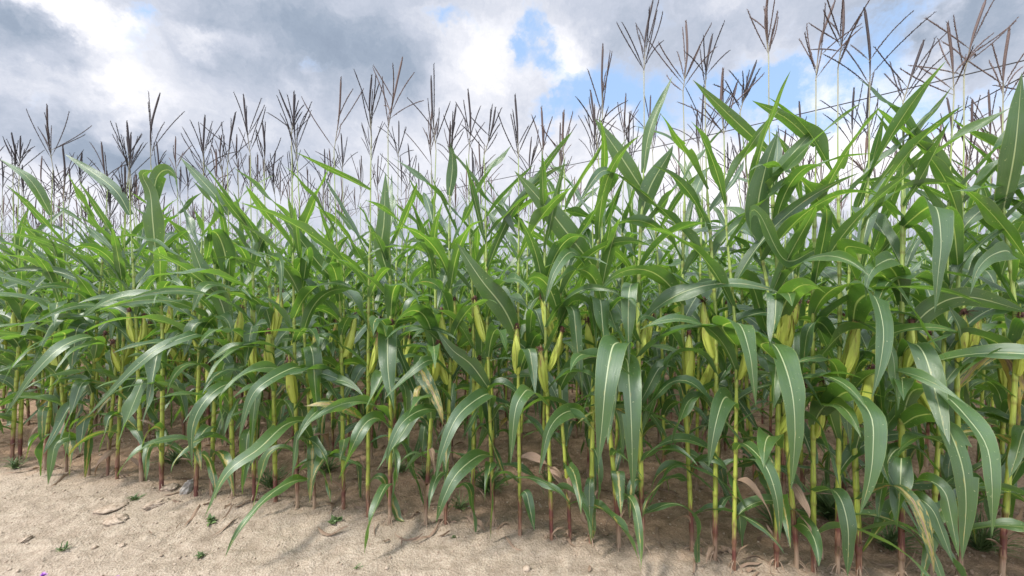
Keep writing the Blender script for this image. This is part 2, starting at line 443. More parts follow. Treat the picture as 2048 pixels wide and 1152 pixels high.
def stalk(mb, line, nodes, tint, r, sides=9, step=1, rb=0.0105):
    z = line[::step, 2]; P = line[::step]
    extra = []
    if step == 1:
        for zn in nodes: extra += [zn-.010, zn-.003, zn+.004, zn+.016]
        zz = np.unique(np.r_[z, [e for e in extra if z[0] < e < z[-1]]])
        P = np.stack([np.interp(zz, line[:, 2], line[:, k]) for k in range(3)], 1); z = zz
    top = line[-1, 2]
    t = np.clip(z/top, 0, 1)
    rad = rb*(1-.70*t**1.25); rad = np.where(z > nodes[-1]+.05, np.maximum(rad*.62, .0026), rad)
    ring = np.zeros(len(z))
    if step == 1:
        for zn in nodes:
            dzn = z-zn
            ring = np.maximum(ring, np.exp(-(dzn/.006)**2))
            rad = rad*(1+.15*np.exp(-(dzn/.007)**2)) + np.where((dzn > 0) & (dzn < .14), .0016*(1-dzn/.14), 0)
    rad[0] *= 1.15
    tube(mb, P, rad, sides, lambda n, ang: np.stack([np.broadcast_to((ang/6.283)[None], (n, sides)), np.broadcast_to(z[:, None], (n, sides)), np.full((n, sides), tint)], -1), ring)

def leaf_spec(z, ztop, az, r):
    """curve parameters of the leaf that leaves the stalk at height z"""
    k = z/ztop
    if z < .34:
        if r.random() < .84: return dict(az=az, th0=R(r.uniform(25, 55)), th1=R(r.uniform(150, 180)), L=r.uniform(.36, .66), power=-r.uniform(.15, .40) if r.random() < .5 else r.uniform(.7, 1.2), wd=r.uniform(.040, .068),
                    fold=.4, dry=r.uniform(0, .40))
        return dict(az=az, th0=R(r.uniform(40, 70)), th1=R(r.uniform(150, 178)), L=r.uniform(.16, .38), power=r.uniform(.35, .8), wd=r.uniform(.020, .040),
                    fold=.4, dry=r.uniform(.92, 1.0) if r.random() < .8 else r.uniform(.4, .8))
    if k < .68:
        fo = r.random() < .34
        return dict(az=az, th0=R(r.uniform(20, 42)), th1=R(r.uniform(140, 178) if fo else r.uniform(105, 158)), L=r.uniform(.44, .78)*(.78+.35*min(1, z/1.0)), power=-r.uniform(.18, .46) if fo else r.uniform(.85, 1.35),
                    wd=r.uniform(.056, .096)*(.78+.25*min(1, z/.9)), fold=r.uniform(.25, .55), dry=(r.uniform(.3, .62) if (r.random() < .06 and z < .8) else r.uniform(0, .08)))
    if k < .86:
        return dict(az=az, th0=R(r.uniform(22, 42)), th1=R(r.uniform(60, 150)), L=r.uniform(.54, .76), power=r.uniform(1.1, 2.0), wd=r.uniform(.046, .074),
                    fold=r.uniform(.4, .8), dry=r.uniform(0, .05))
    t0 = r.uniform(24, 50)
    return dict(az=az, th0=R(t0), th1=R(t0+abs(r.normal(0, 18))), L=r.uniform(.44, .66), power=r.uniform(1.2, 2.2), wd=r.uniform(.034, .058),
                fold=r.uniform(.8, 1.3), dry=0.0)

def leaf(mb, p0, sp, tint, r, n=26, cols=COLS_FULL, torn=False):
    P, sd = arch(np.asarray(p0), sp['az'], sp['th0'], sp['th1'], sp['L'], n, sp['power'], r.normal(0, .35))
    s = np.linspace(0, 1, n)
    sd = twisted(P, sd, r.normal(0, .18)+r.normal(0, .75)*s**1.3)
    blade(mb, P, sd, sp['wd'], tint, sp['dry'], sp['fold'], r.uniform(.007, .019) if sp['dry'] < .5 else .014, r, cols, torn=torn)

def spikelets(mb, P, T, tint, r, step, size, out_ang):
    """two ranks of small scales along a tassel branch"""
    L = np.linalg.norm(np.diff(P, axis=0), axis=1); s = np.r_[0, np.cumsum(L)]
    m = max(4, int(s[-1]/step)); ss = np.linspace(s[-1]*.10, s[-1]*.985, m)
    B = np.stack([np.interp(ss, s, P[:, k]) for k in range(3)], 1); TT = unit(np.stack([np.interp(ss, s, T[:, k]) for k in range(3)], 1))
    ph = np.arange(m)*2.6+r.uniform(0, 6) + r.normal(0, .4, m)
    ref = unit(np.cross(TT, np.array([.3, .5, .2]))); ref2 = np.cross(TT, ref)
    O = ref*np.cos(ph)[:, None]+ref2*np.sin(ph)[:, None]
    d = unit(TT*math.cos(out_ang)+O*math.sin(out_ang)); sz = size*r.uniform(.75, 1.2, m)[:, None]
    q = unit(np.cross(d, O))
    V = np.stack([B+O*.0008, B+d*sz*.5+q*sz*.17+O*sz*.07, B+d*sz, B+d*sz*.5-q*sz*.17+O*sz*.07], 1).reshape(-1, 3)
    mb.add(V, np.arange(m*4).reshape(m, 4), np.tile([0, 1, tint], (m*4, 1)).astype(float), np.zeros(m*4))

def tassel(mb, fork, top, tint, r, lod=0, nb=None, spread=1.0):
    fork, top = np.asarray(fork, float), np.asarray(top, float)
    H = np.linalg.norm(top-fork)
    bend = unit(np.array([r.normal(), r.normal(), 0]))*H*r.uniform(.01, .05)
    ax = spline([fork-(top-fork)*.02, fork+(top-fork)*.5+bend, top], 14 if lod == 0 else 5)
    n = len(ax); s = np.linspace(0, 1, n)
    lu = lambda v: (lambda nn, ang: np.stack([np.zeros((nn, len(ang))), np.broadcast_to(v[:, None], (nn, len(ang))), np.full((nn, len(ang)), tint)], -1))
    th = 1.15 if lod == 0 else .85
    tube(mb, ax, th*(.0021+.0026*np.clip((s-.3)*4, 0, 1))*np.where(s > .97, .3, 1), 5 if lod == 0 else 3, lu(np.clip((s-.15)*5, 0, 1)))
    if lod == 0:
        T = unit(np.gradient(ax, axis=0)); i0 = int(n*.36)
        for _ in range(2): spikelets(mb, ax[i0:], T[i0:], tint, r, .0046, .0130, .38)
    nb = nb or r.integers(4, 11); spread = spread*r.uniform(.65, 1.2)
    for i in range(nb):
        f = r.uniform(-.02, .42) * (1 if lod == 0 else 1)
        b0 = fork+(top-fork)*max(f, 0)+bend*f
        az = i*2.399+r.uniform(-.6, .6); th0 = r.uniform(.25, .85)*spread; L = H*r.uniform(.50, .86)*(1-.35*max(f, 0))
        P, _ = arch(b0, az, th0, th0+r.normal(.06, .24), L, 9 if lod == 0 else 4, 1.3, r.normal(0, .2))
        m = len(P); ss = np.linspace(0, 1, m)
        tube(mb, P, th*(.0011+.0011*np.clip((ss-.12)*6, 0, 1))*np.where(ss > .95, .4, 1), 4 if lod == 0 else 3, lu(np.clip((ss-.02)*8, 0, 1)))
        if lod == 0: spikelets(mb, P, unit(np.gradient(P, axis=0)), tint, r, .0050, .0112, .36)

def ear(mb_h, mb_s, p0, az, tilt, L, tint, r, lod=0):
    d = np.array([math.sin(tilt)*math.sin(az), math.sin(tilt)*math.cos(az), math.cos(tilt)])
    n, sides = (16, 12) if lod == 0 else (6, 6)
    s = np.linspace(0, 1, n)
    bow = np.array([math.sin(az), math.cos(az), 0])
    P = p0 + d*(L*s)[:, None] + bow*(np.sin(s*math.pi)*L*.04)[:, None]
    prof = np.interp(s, [0, .08, .22, .42, .62, .8, .92, 1], [.34, .55, .86, 1, .92, .66, .42, .22])*L*.071
    ang = np.arange(sides)/sides*6.283
    rr = prof[:, None]*(1+.06*np.sin(3*ang+2*s[:, None]*2+r.uniform(0, 6))+.04*np.sin(7*ang+r.uniform(0, 6)))
    tube(mb_h, P, rr, sides, lambda nn, a: np.stack([np.broadcast_to((np.abs(a/6.283-.5)*2)[None], (nn, sides)), np.broadcast_to(s[:, None], (nn, sides)), np.full((nn, sides), tint)], -1))
    A = unit(np.cross(d, np.array([.2, .3, .9]))); Bv = np.cross(d, A)
    if lod == 0:                                 # loose outer husk leaves lying along the ear
        for i in range(4):
            a = i*1.7+r.uniform(0, 1); o = A*math.cos(a)+Bv*math.sin(a); ln = r.uniform(.74, 1.20)
            t = np.linspace(0.03, ln, 12); rad = np.interp(t, s, prof, right=prof[-1]) + .0022 + .012*np.clip(t-.78, 0, 1)*r.uniform(0, 3)
            Q = p0 + d*(L*t)[:, None] + bow*(np.sin(np.clip(t, 0, 1)*math.pi)*L*.04)[:, None] + o*rad[:, None]
            sd = np.tile(np.cross(d, o), (12, 1)); wd = L*.20
            nn = 12; ss = np.linspace(0, 1, nn); pw = np.clip(np.sin(np.clip(ss*1.1+.12, 0, 1)*math.pi), .03, 1)**.7
            u = np.array([-1, -.5, 0, .5, 1.])
            V = Q[:, None]+sd[:, None]*(pw[:, None]*u*wd*.5)[..., None]-np.tile(o, (nn, 1))[:, None]*((pw[:, None]*np.abs(u))**2*wd*.5*.55)[..., None]
            luv = np.stack([np.broadcast_to(u*.5, V.shape[:2]), np.broadcast_to(t[:, None]*.9, V.shape[:2]), np.full(V.shape[:2], (tint+.3*i) % 1)], -1)
            mb_h.add(V.reshape(-1, 3), grid_faces(nn, 5), luv.reshape(-1, 3), np.zeros(nn*5))
    tip = P[-1]-d*L*.035
    lump(mb_s, tip+d*L*.03, (.011, .011, .017), r, 9, 7, 1, .5)
    for i in range(150 if lod == 0 else 14):       # the tuft of withered silk
        a = r.uniform(0, 6.28); sp = abs(r.normal(0, .55)); l = r.uniform(.012, .036)
        dd = unit(d+(A*math.cos(a)+Bv*math.sin(a))*sp)
        t = np.linspace(0, 1, 5)[:, None]
        Q = tip+dd*l*t+np.array([r.normal(0, .3), r.normal(0, .3), -r.uniform(.2, 1.6)])*l*t**2*.9
        x = unit(np.cross(dd, r.normal(size=3)))*(.0013 if lod == 0 else .004)
        V = np.stack([Q-x, Q+x], 1).reshape(-1, 3)
        mb_s.add(V, grid_faces(5, 2), np.zeros((10, 3)), np.zeros(10))

# ---------------------------------------------------------------- ground
def vnoise(x, y, seed):
    xi, yi = np.floor(x).astype(np.int64), np.floor(y).astype(np.int64); fx, fy = x-xi, y-yi
    fx, fy = fx*fx*(3-2*fx), fy*fy*(3-2*fy)
    def h(a, b):
        k = (a*374761393 + b*668265263 + seed*974634541) & 0x7fffffff
        k = ((k ^ (k >> 13))*1274126177) & 0x7fffffff
        return ((k ^ (k >> 16)) & 0xffff)/65535.0
    return (h(xi, yi)*(1-fx)+h(xi+1, yi)*fx)*(1-fy)+(h(xi, yi+1)*(1-fx)+h(xi+1, yi+1)*fx)*fy
def ground_z(x, y):
    x, y = np.asarray(x, float), np.asarray(y, float)
    z = .030*(vnoise(x*1.1, y*1.1, 1)-.5)+.022*(vnoise(x*3.1, y*3.1, 2)-.5)
    c = vnoise(x*11, y*11, 3); z = z + .026*np.clip(c-.55, 0, 1)
    z = z + (.012)*(vnoise(x*23, y*23, 4)-.5)+.009*(vnoise(x*51, y*51, 5)-.5)+.0035*(vnoise(x*97, y*97, 6)-.5)
    e = y+.205*x
    row = np.exp(-((e-2.03)/.14)**2)*.018                      # the low ridge the front row stands on
    return z + row
def axis(lo, hi, a, b, step):
    core = np.arange(a, b, step); g = [b]; s = step
    while g[-1] < hi: s *= 1.22; g.append(g[-1]+s)
    l = [a]; s = step
    while l[-1] > lo: s *= 1.22; l.append(l[-1]-s)
    return np.r_[np.array(l[1:][::-1]), core, np.array(g)]
gx, gy = axis(-900, 900, -4.6, 3.2, .014), axis(-900, 900, .9, 4.6, .014)
GX, GY = np.meshgrid(gx, gy)
gv = np.stack([GX, GY, ground_z(GX, GY)], -1).reshape(-1, 3)
far = np.hypot(gv[:, 0], gv[:, 1]-2) > 9
gv[far, 2] *= .5
mb = MB(); mb.add(gv, grid_faces(len(gy), len(gx)), np.zeros_like(gv), np.zeros(len(gv)))
tag(mb.build('ground', M_SOIL), kind='structure')

def px_ground(px, py):
    d = F*CAM_H/(py-576.0)
    return (px-1024)/F*d, d
def px_point(px, py, d): return np.array([(px-1024)/F*d, d, CAM_H+(576-py)/F*d])

# ---------------------------------------------------------------- the front row, plant by plant
# foot in photo pixels, then (where the photo shows it) the top and the fork of the tassel
FRONT = [(24, 922, None), (40, 919, None), (90, 946, (94, 210, 106, 335)), (133, 949, None), (177, 953, (203, 285, 215, 380)), (215, 957, None), (234, 967, (250, 330, 252, 420)), (283, 970, None),
         (323, 984, (320, 186, 302, 330)), (392, 995, None), (423, 995, (432, 300, 430, 380)), (467, 998, (471, 225, 455, 335)), (508, 1009, (487, 190, 501, 312)), (551, 1009, (525, 245, 528, 345)),
         (595, 1024, (590, 190, 583, 268)), (629, 1026, None), (687, 1023, (682, 155, 668, 300)), (736, 1037, None), (780, 1049, (805, 115, 776, 258)), (851, 1057, (862, 152, 872, 300)),
         (891, 1059, (912, 212, 900, 318)), (946, 1050, None), (986, 1063, (991, 215, 968, 310)), (1040, 1082, (1030, 190, 1037, 318)), (1103, 1089, (1083, 215, 1085, 325)), (1140, 1086, (1128, 220, 1128, 320)), (1182, 1092, (1206, 88, 1205, 232)),
         (1238, 1099, (1181, 180, 1196, 300)), (1285, 1108, (1306, 0, 1288, 142)), (1384, 1099, (1372, 42, 1366, 182)), (1430, 1118, (1425, 68, 1410, 190)), (1468, 1137, (1446, 138, 1448, 270)),
         (1553, 1139, (1536, -12, 1537, 108)), (1594, 1142, (1512, 125, 1480, 225)), (1627, 1148, (1670, 2, 1632, 158)), (1675, 1150, (1686, -5, 1676, 135)), (1718, 1155, (1729, 14, 1739, 195)), (1803, 1160, (1848, 80, 1806, 205)),
         (1862, 1164, (1895, 45, 1908, 190)), (1921, 1162, (1972, -2, 1928, 150)), (2004, 1166, (2019, 56, 2006, 210)), (2075, 1172, None), (2140, 1178, None), (2200, 1180, None), (2265, 1185, None), (2330, 1190, None),
         (-20, 915, None), (-62, 910, None), (-110, 905, None), (-150, 903, None), (-195, 899, None), (-240, 895, None), (-285, 891, None)]

# leaves that stand out in the photo, as curves in space: foot of the plant, start height (photo row), then
# (column, row, metres nearer the eye) along the blade, width in photo pixels, how its upper side is turned
# to the path (-1 shows the underside), how far it is dried
HEROES = [
 (1718, 665, [(1712, 608, .15), (1745, 590, .35), (1766, 650, .5), (1762, 720, .55), (1744, 795, .57)], 84, .8, 0),
 (1803, 455, [(1846, 421, .14), (1872, 416, .3), (1882, 480, .4), (1876, 550, .42), (1869, 625, .42)], 58, .9, 0),
 (1803, 680, [(1862, 618, .08), (1935, 594, .15), (2060, 625, .12)], 42, -.75, 0),
 (1468, 690, [(1445, 655, .14), (1478, 648, .32), (1498, 700, .42), (1506, 755, .44), (1512, 815, .44)], 56, .85, 0),
 (1553, 725, [(1522, 692, .12), (1550, 692, .28), (1580, 765, .42), (1590, 860, .47), (1582, 980, .47)], 78, .9, 0),
 (1238, 722, [(1244, 692, .14), (1226, 692, .3), (1212, 765, .42), (1204, 850, .44), (1196, 932, .44)], 58, .9, 0),
 (1238, 735, [(1250, 716, .15), (1258, 765, .32), (1263, 855, .4), (1266, 988, .4)], 48, .9, 0),
 (1627, 842, [(1665, 803, .1), (1700, 785, .25), (1741, 830, .4), (1746, 900, .45), (1738, 965, .47), (1720, 1028, .47)], 62, .9, 0),
 (1803, 842, [(1826, 782, .1), (1886, 790, .25), (1940, 842, .38), (1974, 895, .45), (1984, 970, .5), (1984, 1072, .5)], 60, .75, 0),
 (1803, 850, [(1836, 832, .1), (1880, 836, .26), (1918, 910, .38), (1932, 1000, .42), (1924, 1122, .42)], 82, .9, .05),
 (1468, 900, [(1487, 887, .12), (1528, 926, .26), (1553, 995, .32), (1560, 1080, .32)], 36, .7, .1),
 (1468, 815, [(1450, 795, .12), (1431, 850, .22), (1417, 935, .24)], 42, .85, 0),
 (1627, 985, [(1670, 983, .12), (1695, 1047, .2), (1695, 1152, .2)], 38, .85, .05),
 (1718, 1005, [(1758, 978, .08), (1797, 975, .15), (1834, 1018, .22), (1862, 1099, .26), (1868, 1150, .26)], 32, .55, .47),
 (1921, 700, [(1920, 660, .08), (1897, 612, .12)], 42, .7, 0),
 (2004, 560, [(2020, 506, .12), (1985, 510, .28), (1955, 540, .34), (1941, 588, .36)], 44, .8, 0),
 (1553, 505, [(1517, 430, .06), (1530, 340, .1), (1556, 262, .12)], 62, -.95, 0),
 (1718, 395, [(1800, 312, .02), (1851, 243, 0), (1905, 172, -.02)], 28, -.6, 0),
 (1553, 305, [(1452, 224, .05), (1386, 160, .08)], 24, -.5, 0),
 (1627, 290, [(1574, 238, 0), (1504, 201, .02)], 22, -.5, 0),
 (1553, 360, [(1592, 300, .02), (1638, 250, .05)], 26, .6, 0),
 (2004, 372, [(1960, 376, .2), (1888, 386, .35)], 20, .3, 0),
 (2004, 420, [(2030, 300, .1), (2044, 145, .15)], 50, -.9, 0),
 (90, 720, [(130, 668, .25), (87, 680, .42), (38, 715, .5), (-5, 785, .52)], 34, .8, 0),
 (177, 720, [(190, 676, .2), (130, 690, .4), (70, 745, .5), (10, 830, .52)], 30, .75, 0),
 (323, 700, [(395, 668, .25), (330, 690, .42), (270, 735, .5), (170, 838, .52)], 32, .7, 0),
 (508, 790, [(462, 768, .2), (416, 795, .34), (386, 850, .38), (384, 930, .38)], 32, .8, 0),
 (629, 745, [(590, 735, .2), (530, 765, .4), (500, 800, .45), (477, 880, .46)], 30, .8, 0),
 (629, 838, [(572, 849, .2), (517, 898, .38), (454, 946, .48), (409, 1035, .52)], 32, .6, .1),
 (986, 815, [(975, 788, .15), (919, 828, .34), (886, 898, .42), (871, 960, .44)], 35, .8, 0),
 (986, 912, [(957, 912, .12), (915, 946, .25), (888, 995, .3), (872, 1045, .3)], 34, .75, 0),
 (891, 830, [(853, 818, .16), (808, 842, .3), (781, 891, .36), (773, 930, .36)], 28, .75, 0),
 (1103, 810, [(1062, 782, .18), (1046, 788, .3), (1030, 825, .36), (1021, 928, .38)], 34, .85, 0),
 (1182, 845, [(1141, 822, .16), (1100, 856, .3), (1078, 948, .36)], 34, .8, 0),
 (1040, 680, [(1008, 618, .05), (960, 556, .1), (914, 486, .12)], 48, -.85, 0),
 (1182, 540, [(1151, 487, .04), (1099, 421, .06), (1029, 342, .06)], 46, -.85, 0),
 (780, 560, [(763, 500, .05), (768, 440, .08), (771, 345, .1)], 32, -.9, 0),
 (1182, 580, [(1150, 506, .15), (1112, 538, .3), (1089, 610, .34)], 30, .8, 0),
 (986, 778, [(943, 730, .05), (905, 700, .1), (873, 660, .12)], 34, .85, 0),
 (891, 750, [(870, 722, .15), (838, 732, .25), (768, 798, .3)], 26, .4, 0),
 (467, 660, [(440, 600, .03), (410, 556, .06), (375, 466, .08)], 48, -.9, 0),
 (467, 560, [(448, 500, .06), (430, 464, .12), (405, 475, .18), (388, 505, .2)], 42, -.7, 0),
 (551, 570, [(548, 524, .2), (560, 522, .34), (563, 560, .4), (559, 618, .4)], 30, .95, 0),
 (508, 595, [(434, 570, .1), (405, 578, .2), (384, 625, .24)], 30, -.4, 0),
 (687, 570, [(640, 530, .04), (607, 487, .06), (555, 418, .08)], 32, -.8, 0),
 (736, 848, [(695, 820, .12), (650, 808, .2), (610, 812, .24)], 24, .5, .47),
 (851, 760, [(842, 740, .12), (866, 785, .24), (880, 820, .28), (886, 850, .28)], 30, .85, .44),
 (323, 520, [(305, 440, .03), (300, 385, .05), (285, 350, .08), (305, 340, .12)], 40, -.9, 0),
 (323, 420, [(312, 360, .0), (330, 340, .03), (348, 350, .06), (356, 392, .08)], 28, -.6, 0),
 (90, 430, [(60, 360, .05), (0, 318, .08)], 20, .4, 0),
 (283, 430, [(225, 375, .02), (130, 308, .02)], 22, .4, 0),
 (467, 430, [(425, 385, .02), (360, 314, .04)], 22, .4, 0),
 (736, 385, [(680, 348, .02), (590, 304, .04)], 20, -.4, 0),
 (1285, 380, [(1240, 310, .04), (1190, 238, .06)], 36, -.8, 0),
 (1285, 345, [(1300, 260, .02), (1345, 152, .04)], 22, .4, 0),
 (1285, 430, [(1302, 370, .02), (1340, 305, .04), (1345, 290, .04)], 38, -.8, 0),
 (1384, 300, [(1330, 272, .0), (1270, 252, .02)], 22, .5, 0),
 (1238, 400, [(1225, 350, .12), (1200, 345, .22), (1160, 400, .26)], 26, .7, 0),
 (986, 345, [(1000, 318, .0), (1024, 290, .02)], 20, .4, 0),
 (891, 390, [(905, 330, .0), (902, 285, .02)], 22, -.8, 0),
 (1627, 500, [(1570, 520, .1), (1520, 430, .2), (1500, 430, .25), (1506, 510, .28)], 34, .7, 0),
 (1718, 560, [(1690, 500, .12), (1720, 496, .25), (1745, 510, .3), (1750, 560, .32)], 46, .9, 0),
 (1803, 560, [(1790, 520, .12), (1755, 530, .28), (1735, 560, .34), (1732, 600, .35)], 40, .7, 0),
]

plants = []          # (x, y, row, front index)
def front_xy(i):
    bx, by, t = FRONT[i]
    return px_ground(bx, by)

ORD = 'first second third fourth fifth sixth seventh eighth ninth tenth eleventh twelfth thirteenth fourteenth fifteenth sixteenth seventeenth eighteenth nineteenth twentieth'.split()
def ordinal(n):
    if n <= 20: return ORD[n-1]
    if n < 30: return 'twenty-'+ORD[n-21]
    if n == 30: return 'thirtieth'
    return 'thirty-'+ORD[n-31]

def build_plant(x, y, fork, top, r, az0, name_label, group, heroes=(), detail=True, nears=None):
    """one corn plant with every part a mesh of its own"""
    z0 = float(ground_z(x, y))
    base = np.array([x, y, z0])
    root = empty('corn_plant', (x, y, z0))
    tag(root, name_label, 'corn plant', group)
    line = stalk_line((0, 0, 0), np.asarray(fork)-base, np.asarray(top)-base, r)
    zf = line[-1, 2]
    ztop = min(zf - r.uniform(.34, .52), 1.45+.24*min(1, max(0, (x+.8)/1.4)))
    nn = r.integers(14, 17)
    nodes = np.sort(np.interp(np.linspace(0, 1, nn), [0, 1], [.10, ztop]) + r.normal(0, .018, nn)); nodes[0] = max(nodes[0], .06)
    tint = r.random()
    mb = MB(); stalk(mb, line, nodes, tint, r, rb=r.uniform(.0085, .0118))
    for q in range(r.integers(3, 8)):            # brace roots that prop the foot
        a = r.uniform(0, 6.28); o = np.array([math.sin(a), math.cos(a), 0]); zr = r.uniform(.018, .05); ln = r.uniform(.018, .040)
        P = np.stack([o*.006+UP*zr, o*(.008+ln*.5)+UP*zr*.62, o*(.008+ln)+UP*-.012])
        tube(mb, spline(P, 7), np.full(7, .0019), 5, lambda n, ang: np.stack([np.zeros((n, 5)), np.full((n, 5), .01), np.full((n, 5), .8)], -1))
    mb.build('stalk', M_STALK, root)
    used = set()
    for (sy, pts, wpx, face, dry) in heroes:
        zs = CAM_H+(576-sy)/F*y - z0
        p0 = at_height(line, np.clip(zs, .05, zf))
        ctrl = [p0]
        for (px, py, near) in pts: ctrl.append(px_point(px, py, y-near)-base)
        P = spline(ctrl, 30)
        T = unit(np.gradient(P, axis=0)); k = 18
        Nd = face*TOCAM+(1-abs(face))*UP
        sd = np.zeros_like(P); sd[k] = unit(np.cross(T[k], Nd))
        for i in range(k+1, 30): sd[i] = unit(sd[i-1]-T[i]*(T[i]@sd[i-1]))
        for i in range(k-1, -1, -1): sd[i] = unit(sd[i+1]-T[i]*(T[i]@sd[i+1]))
        wd = min(.115, wpx/F*(y-np.mean([p[2] for p in pts])))
        s = np.linspace(0, 1, 30)
        sd = twisted(P, sd, r.normal(0, .10)+r.normal(0, .25)*(s-.6))
        mb = MB(); blade(mb, P, sd, wd, r.uniform(.2, .9), dry, r.uniform(.25, .5) if face > 0 else .2, r.uniform(.003, .006), r, torn=(r.random() < .12))
        o = mb.build('leaf', M_LEAF, root)
        if dry > .4: o['label'] = 'leaf with a yellow dried streak along its midrib'
        used.add(int(np.argmin(np.abs(nodes-(zs-.10)))))
    for i, zn in enumerate(nodes):
        if i in used: continue
        if i > 2 and r.random() < .04: continue
        az = az0 + (math.pi if i % 2 else 0) + r.normal(0, .30)
        if nears is not None and math.cos(az) > .25 and r.random() < .6: az = math.pi-az      # the edge row leans its blades out to the open side
        sp = leaf_spec(zn, ztop, az, r)
        if nears is not None and sp['az'] is not None and zn > .1: sp = nears(sp, zn)
        zc = min(zn+r.uniform(.06, .13), zf)
        mb = MB(); leaf(mb, at_height(line, zc), sp, r.uniform(.1, .95), r, torn=(r.random() < .10))
        o = mb.build('leaf', M_LEAF, root)
        if sp['dry'] > .8: o['label'] = 'withered brown leaf at the foot of the stalk'
    for _ in range(r.integers(1, 4)):            # dried sheath scraps round the foot
        a = r.uniform(0, 6.28); zs = r.uniform(.03, .22)
        P, sd = arch(at_height(line, zs)+np.array([math.sin(a), math.cos(a), 0])*.011, a, r.uniform(.05, .5), r.uniform(.2, 2.9), r.uniform(.06, .20), 12, 1.0, r.normal(0, .6))
        mb = MB(); blade(mb, P, twisted(P, sd, r.normal(0, .8)*np.linspace(0, 1, 12)), r.uniform(.010, .024), r.random(), r.uniform(.85, 1), .8, .004, r, COLS_LOW)
        mb.build('leaf', M_LEAF, root)['label'] = 'withered scrap of leaf sheath at the foot of the stalk'
    mb = MB(); tassel(mb, np.asarray(fork)-base, np.asarray(top)-base, r.random()**2.6*.55, r); mb.build('tassel', M_TASSEL, root)  # tint kept low: the tassel's darkness against the sky is put into its colour
    for _ in range([1, 1, 1, 1, 1, 2][r.integers(0, 6)]):
        ze = r.uniform(.58, 1.02); a = math.pi+r.uniform(-2.4, 2.4)
        mh, ms = MB(), MB()
        p = at_height(line, ze)+np.array([math.sin(a), math.cos(a), 0])*.012
        ear(mh, ms, p, a, r.uniform(.05, .34), r.uniform(.20, .29), r.random(), r)
        e = mh.build('ear', M_HUSK, root); ms.build('silk', M_SILK, e)
    return root

STONE_X = 372
order = sorted(range(len(FRONT)), key=lambda i: FRONT[i][0])
right = [i for i in order if FRONT[i][0] > STONE_X]; left = [i for i in order if FRONT[i][0] < STONE_X][::-1]
front_label = {}
for k, i in enumerate(right): front_label[i] = ordinal(k+1)+' on the near side of the grey stone'
for k, i in enumerate(left): front_label[i] = ordinal(k+1)+' on the far side of the grey stone'
LOOKS = ['dark-tasselled corn plant', 'arching-leaved corn plant', 'corn plant', 'red-footed corn plant']
for i in order:
    bx, by, t = FRONT[i]
    x, y = px_ground(bx, by); r = np.random.default_rng(100+i)
    if t:
        top, fork = px_point(t[0], t[1], y+.02), px_point(t[2], t[3], y+.01)
    else:
        h = r.uniform(2.22, 2.5); dxy = r.normal(0, .05, 2)
        top = np.array([x+dxy[0], y+dxy[1], h]); fork = np.array([x+dxy[0]*.85, y+dxy[1]*.85, h-r.uniform(.28, .42)])
    hs = [h[1:] for h in HEROES if h[0] == bx]
    lookw = 'yellow-streaked corn plant' if any(h[4] > .4 for h in hs) else LOOKS[i % 4]
    def nears(sp, zn, r=r):                     # short of reaching far over the path in front of the photographed leaves
        toward = -math.cos(sp['az'])
        if toward > .6: sp['L'] *= .80 if zn > .4 else .7
        return sp
    build_plant(x, y, fork, top, r, r.uniform(0, math.pi), f'{lookw} of the front row, {front_label[i]}', 'corn plants of the front row', hs, nears=nears)

# ---------------------------------------------------------------- the rows behind
ROW_U = np.array([math.cos(math.atan(.205)), -math.sin(math.atan(.205))]); ROW_N = np.array([-ROW_U[1], ROW_U[0]])
ORIGIN = np.array([0., 2.06])
def row_points(k, t0, t1, r):
    t = np.arange(t0, t1, .165); t = t + r.normal(0, .022, len(t))
    o = r.normal(0, .022, len(t))
    return ORIGIN + ROW_N*(.70*k) + t[:, None]*ROW_U + o[:, None]*ROW_N
def in_view(p, margin=.25):
    return p[1] > .5 and abs(p[0])/p[1] < 1.3128*1.0 + margin/p[1]

rr = np.random.default_rng(5)
front_xs = [(FRONT[i][0], i) for i in order]
seen_label = {}
second = [p for p in row_points(1, -5.2, 4.2, rr) if in_view(p, .45)]
for p in second:
    r = np.random.default_rng(int(rr.integers(1e9)))
    px = 1024+p[0]/p[1]*F
    j = min(front_xs, key=lambda a: abs(a[0]-px))[1]
    lb = front_label[j]
    pre = 'second-row corn plant behind the plant '
    if (j in seen_label): pre = 'second-row corn plant just past the '
    seen_label[j] = 1
    h = r.uniform(2.28, 2.62); d = r.normal(0, .05, 2)
    top = np.array([p[0]+d[0], p[1]+d[1], h]); fork = np.array([p[0]+d[0]*.85, p[1]+d[1]*.85, h-r.uniform(.28, .42)])
    build_plant(p[0], p[1], fork, top, r, r.uniform(0, math.pi), pre+lb, 'corn plants of the second row')

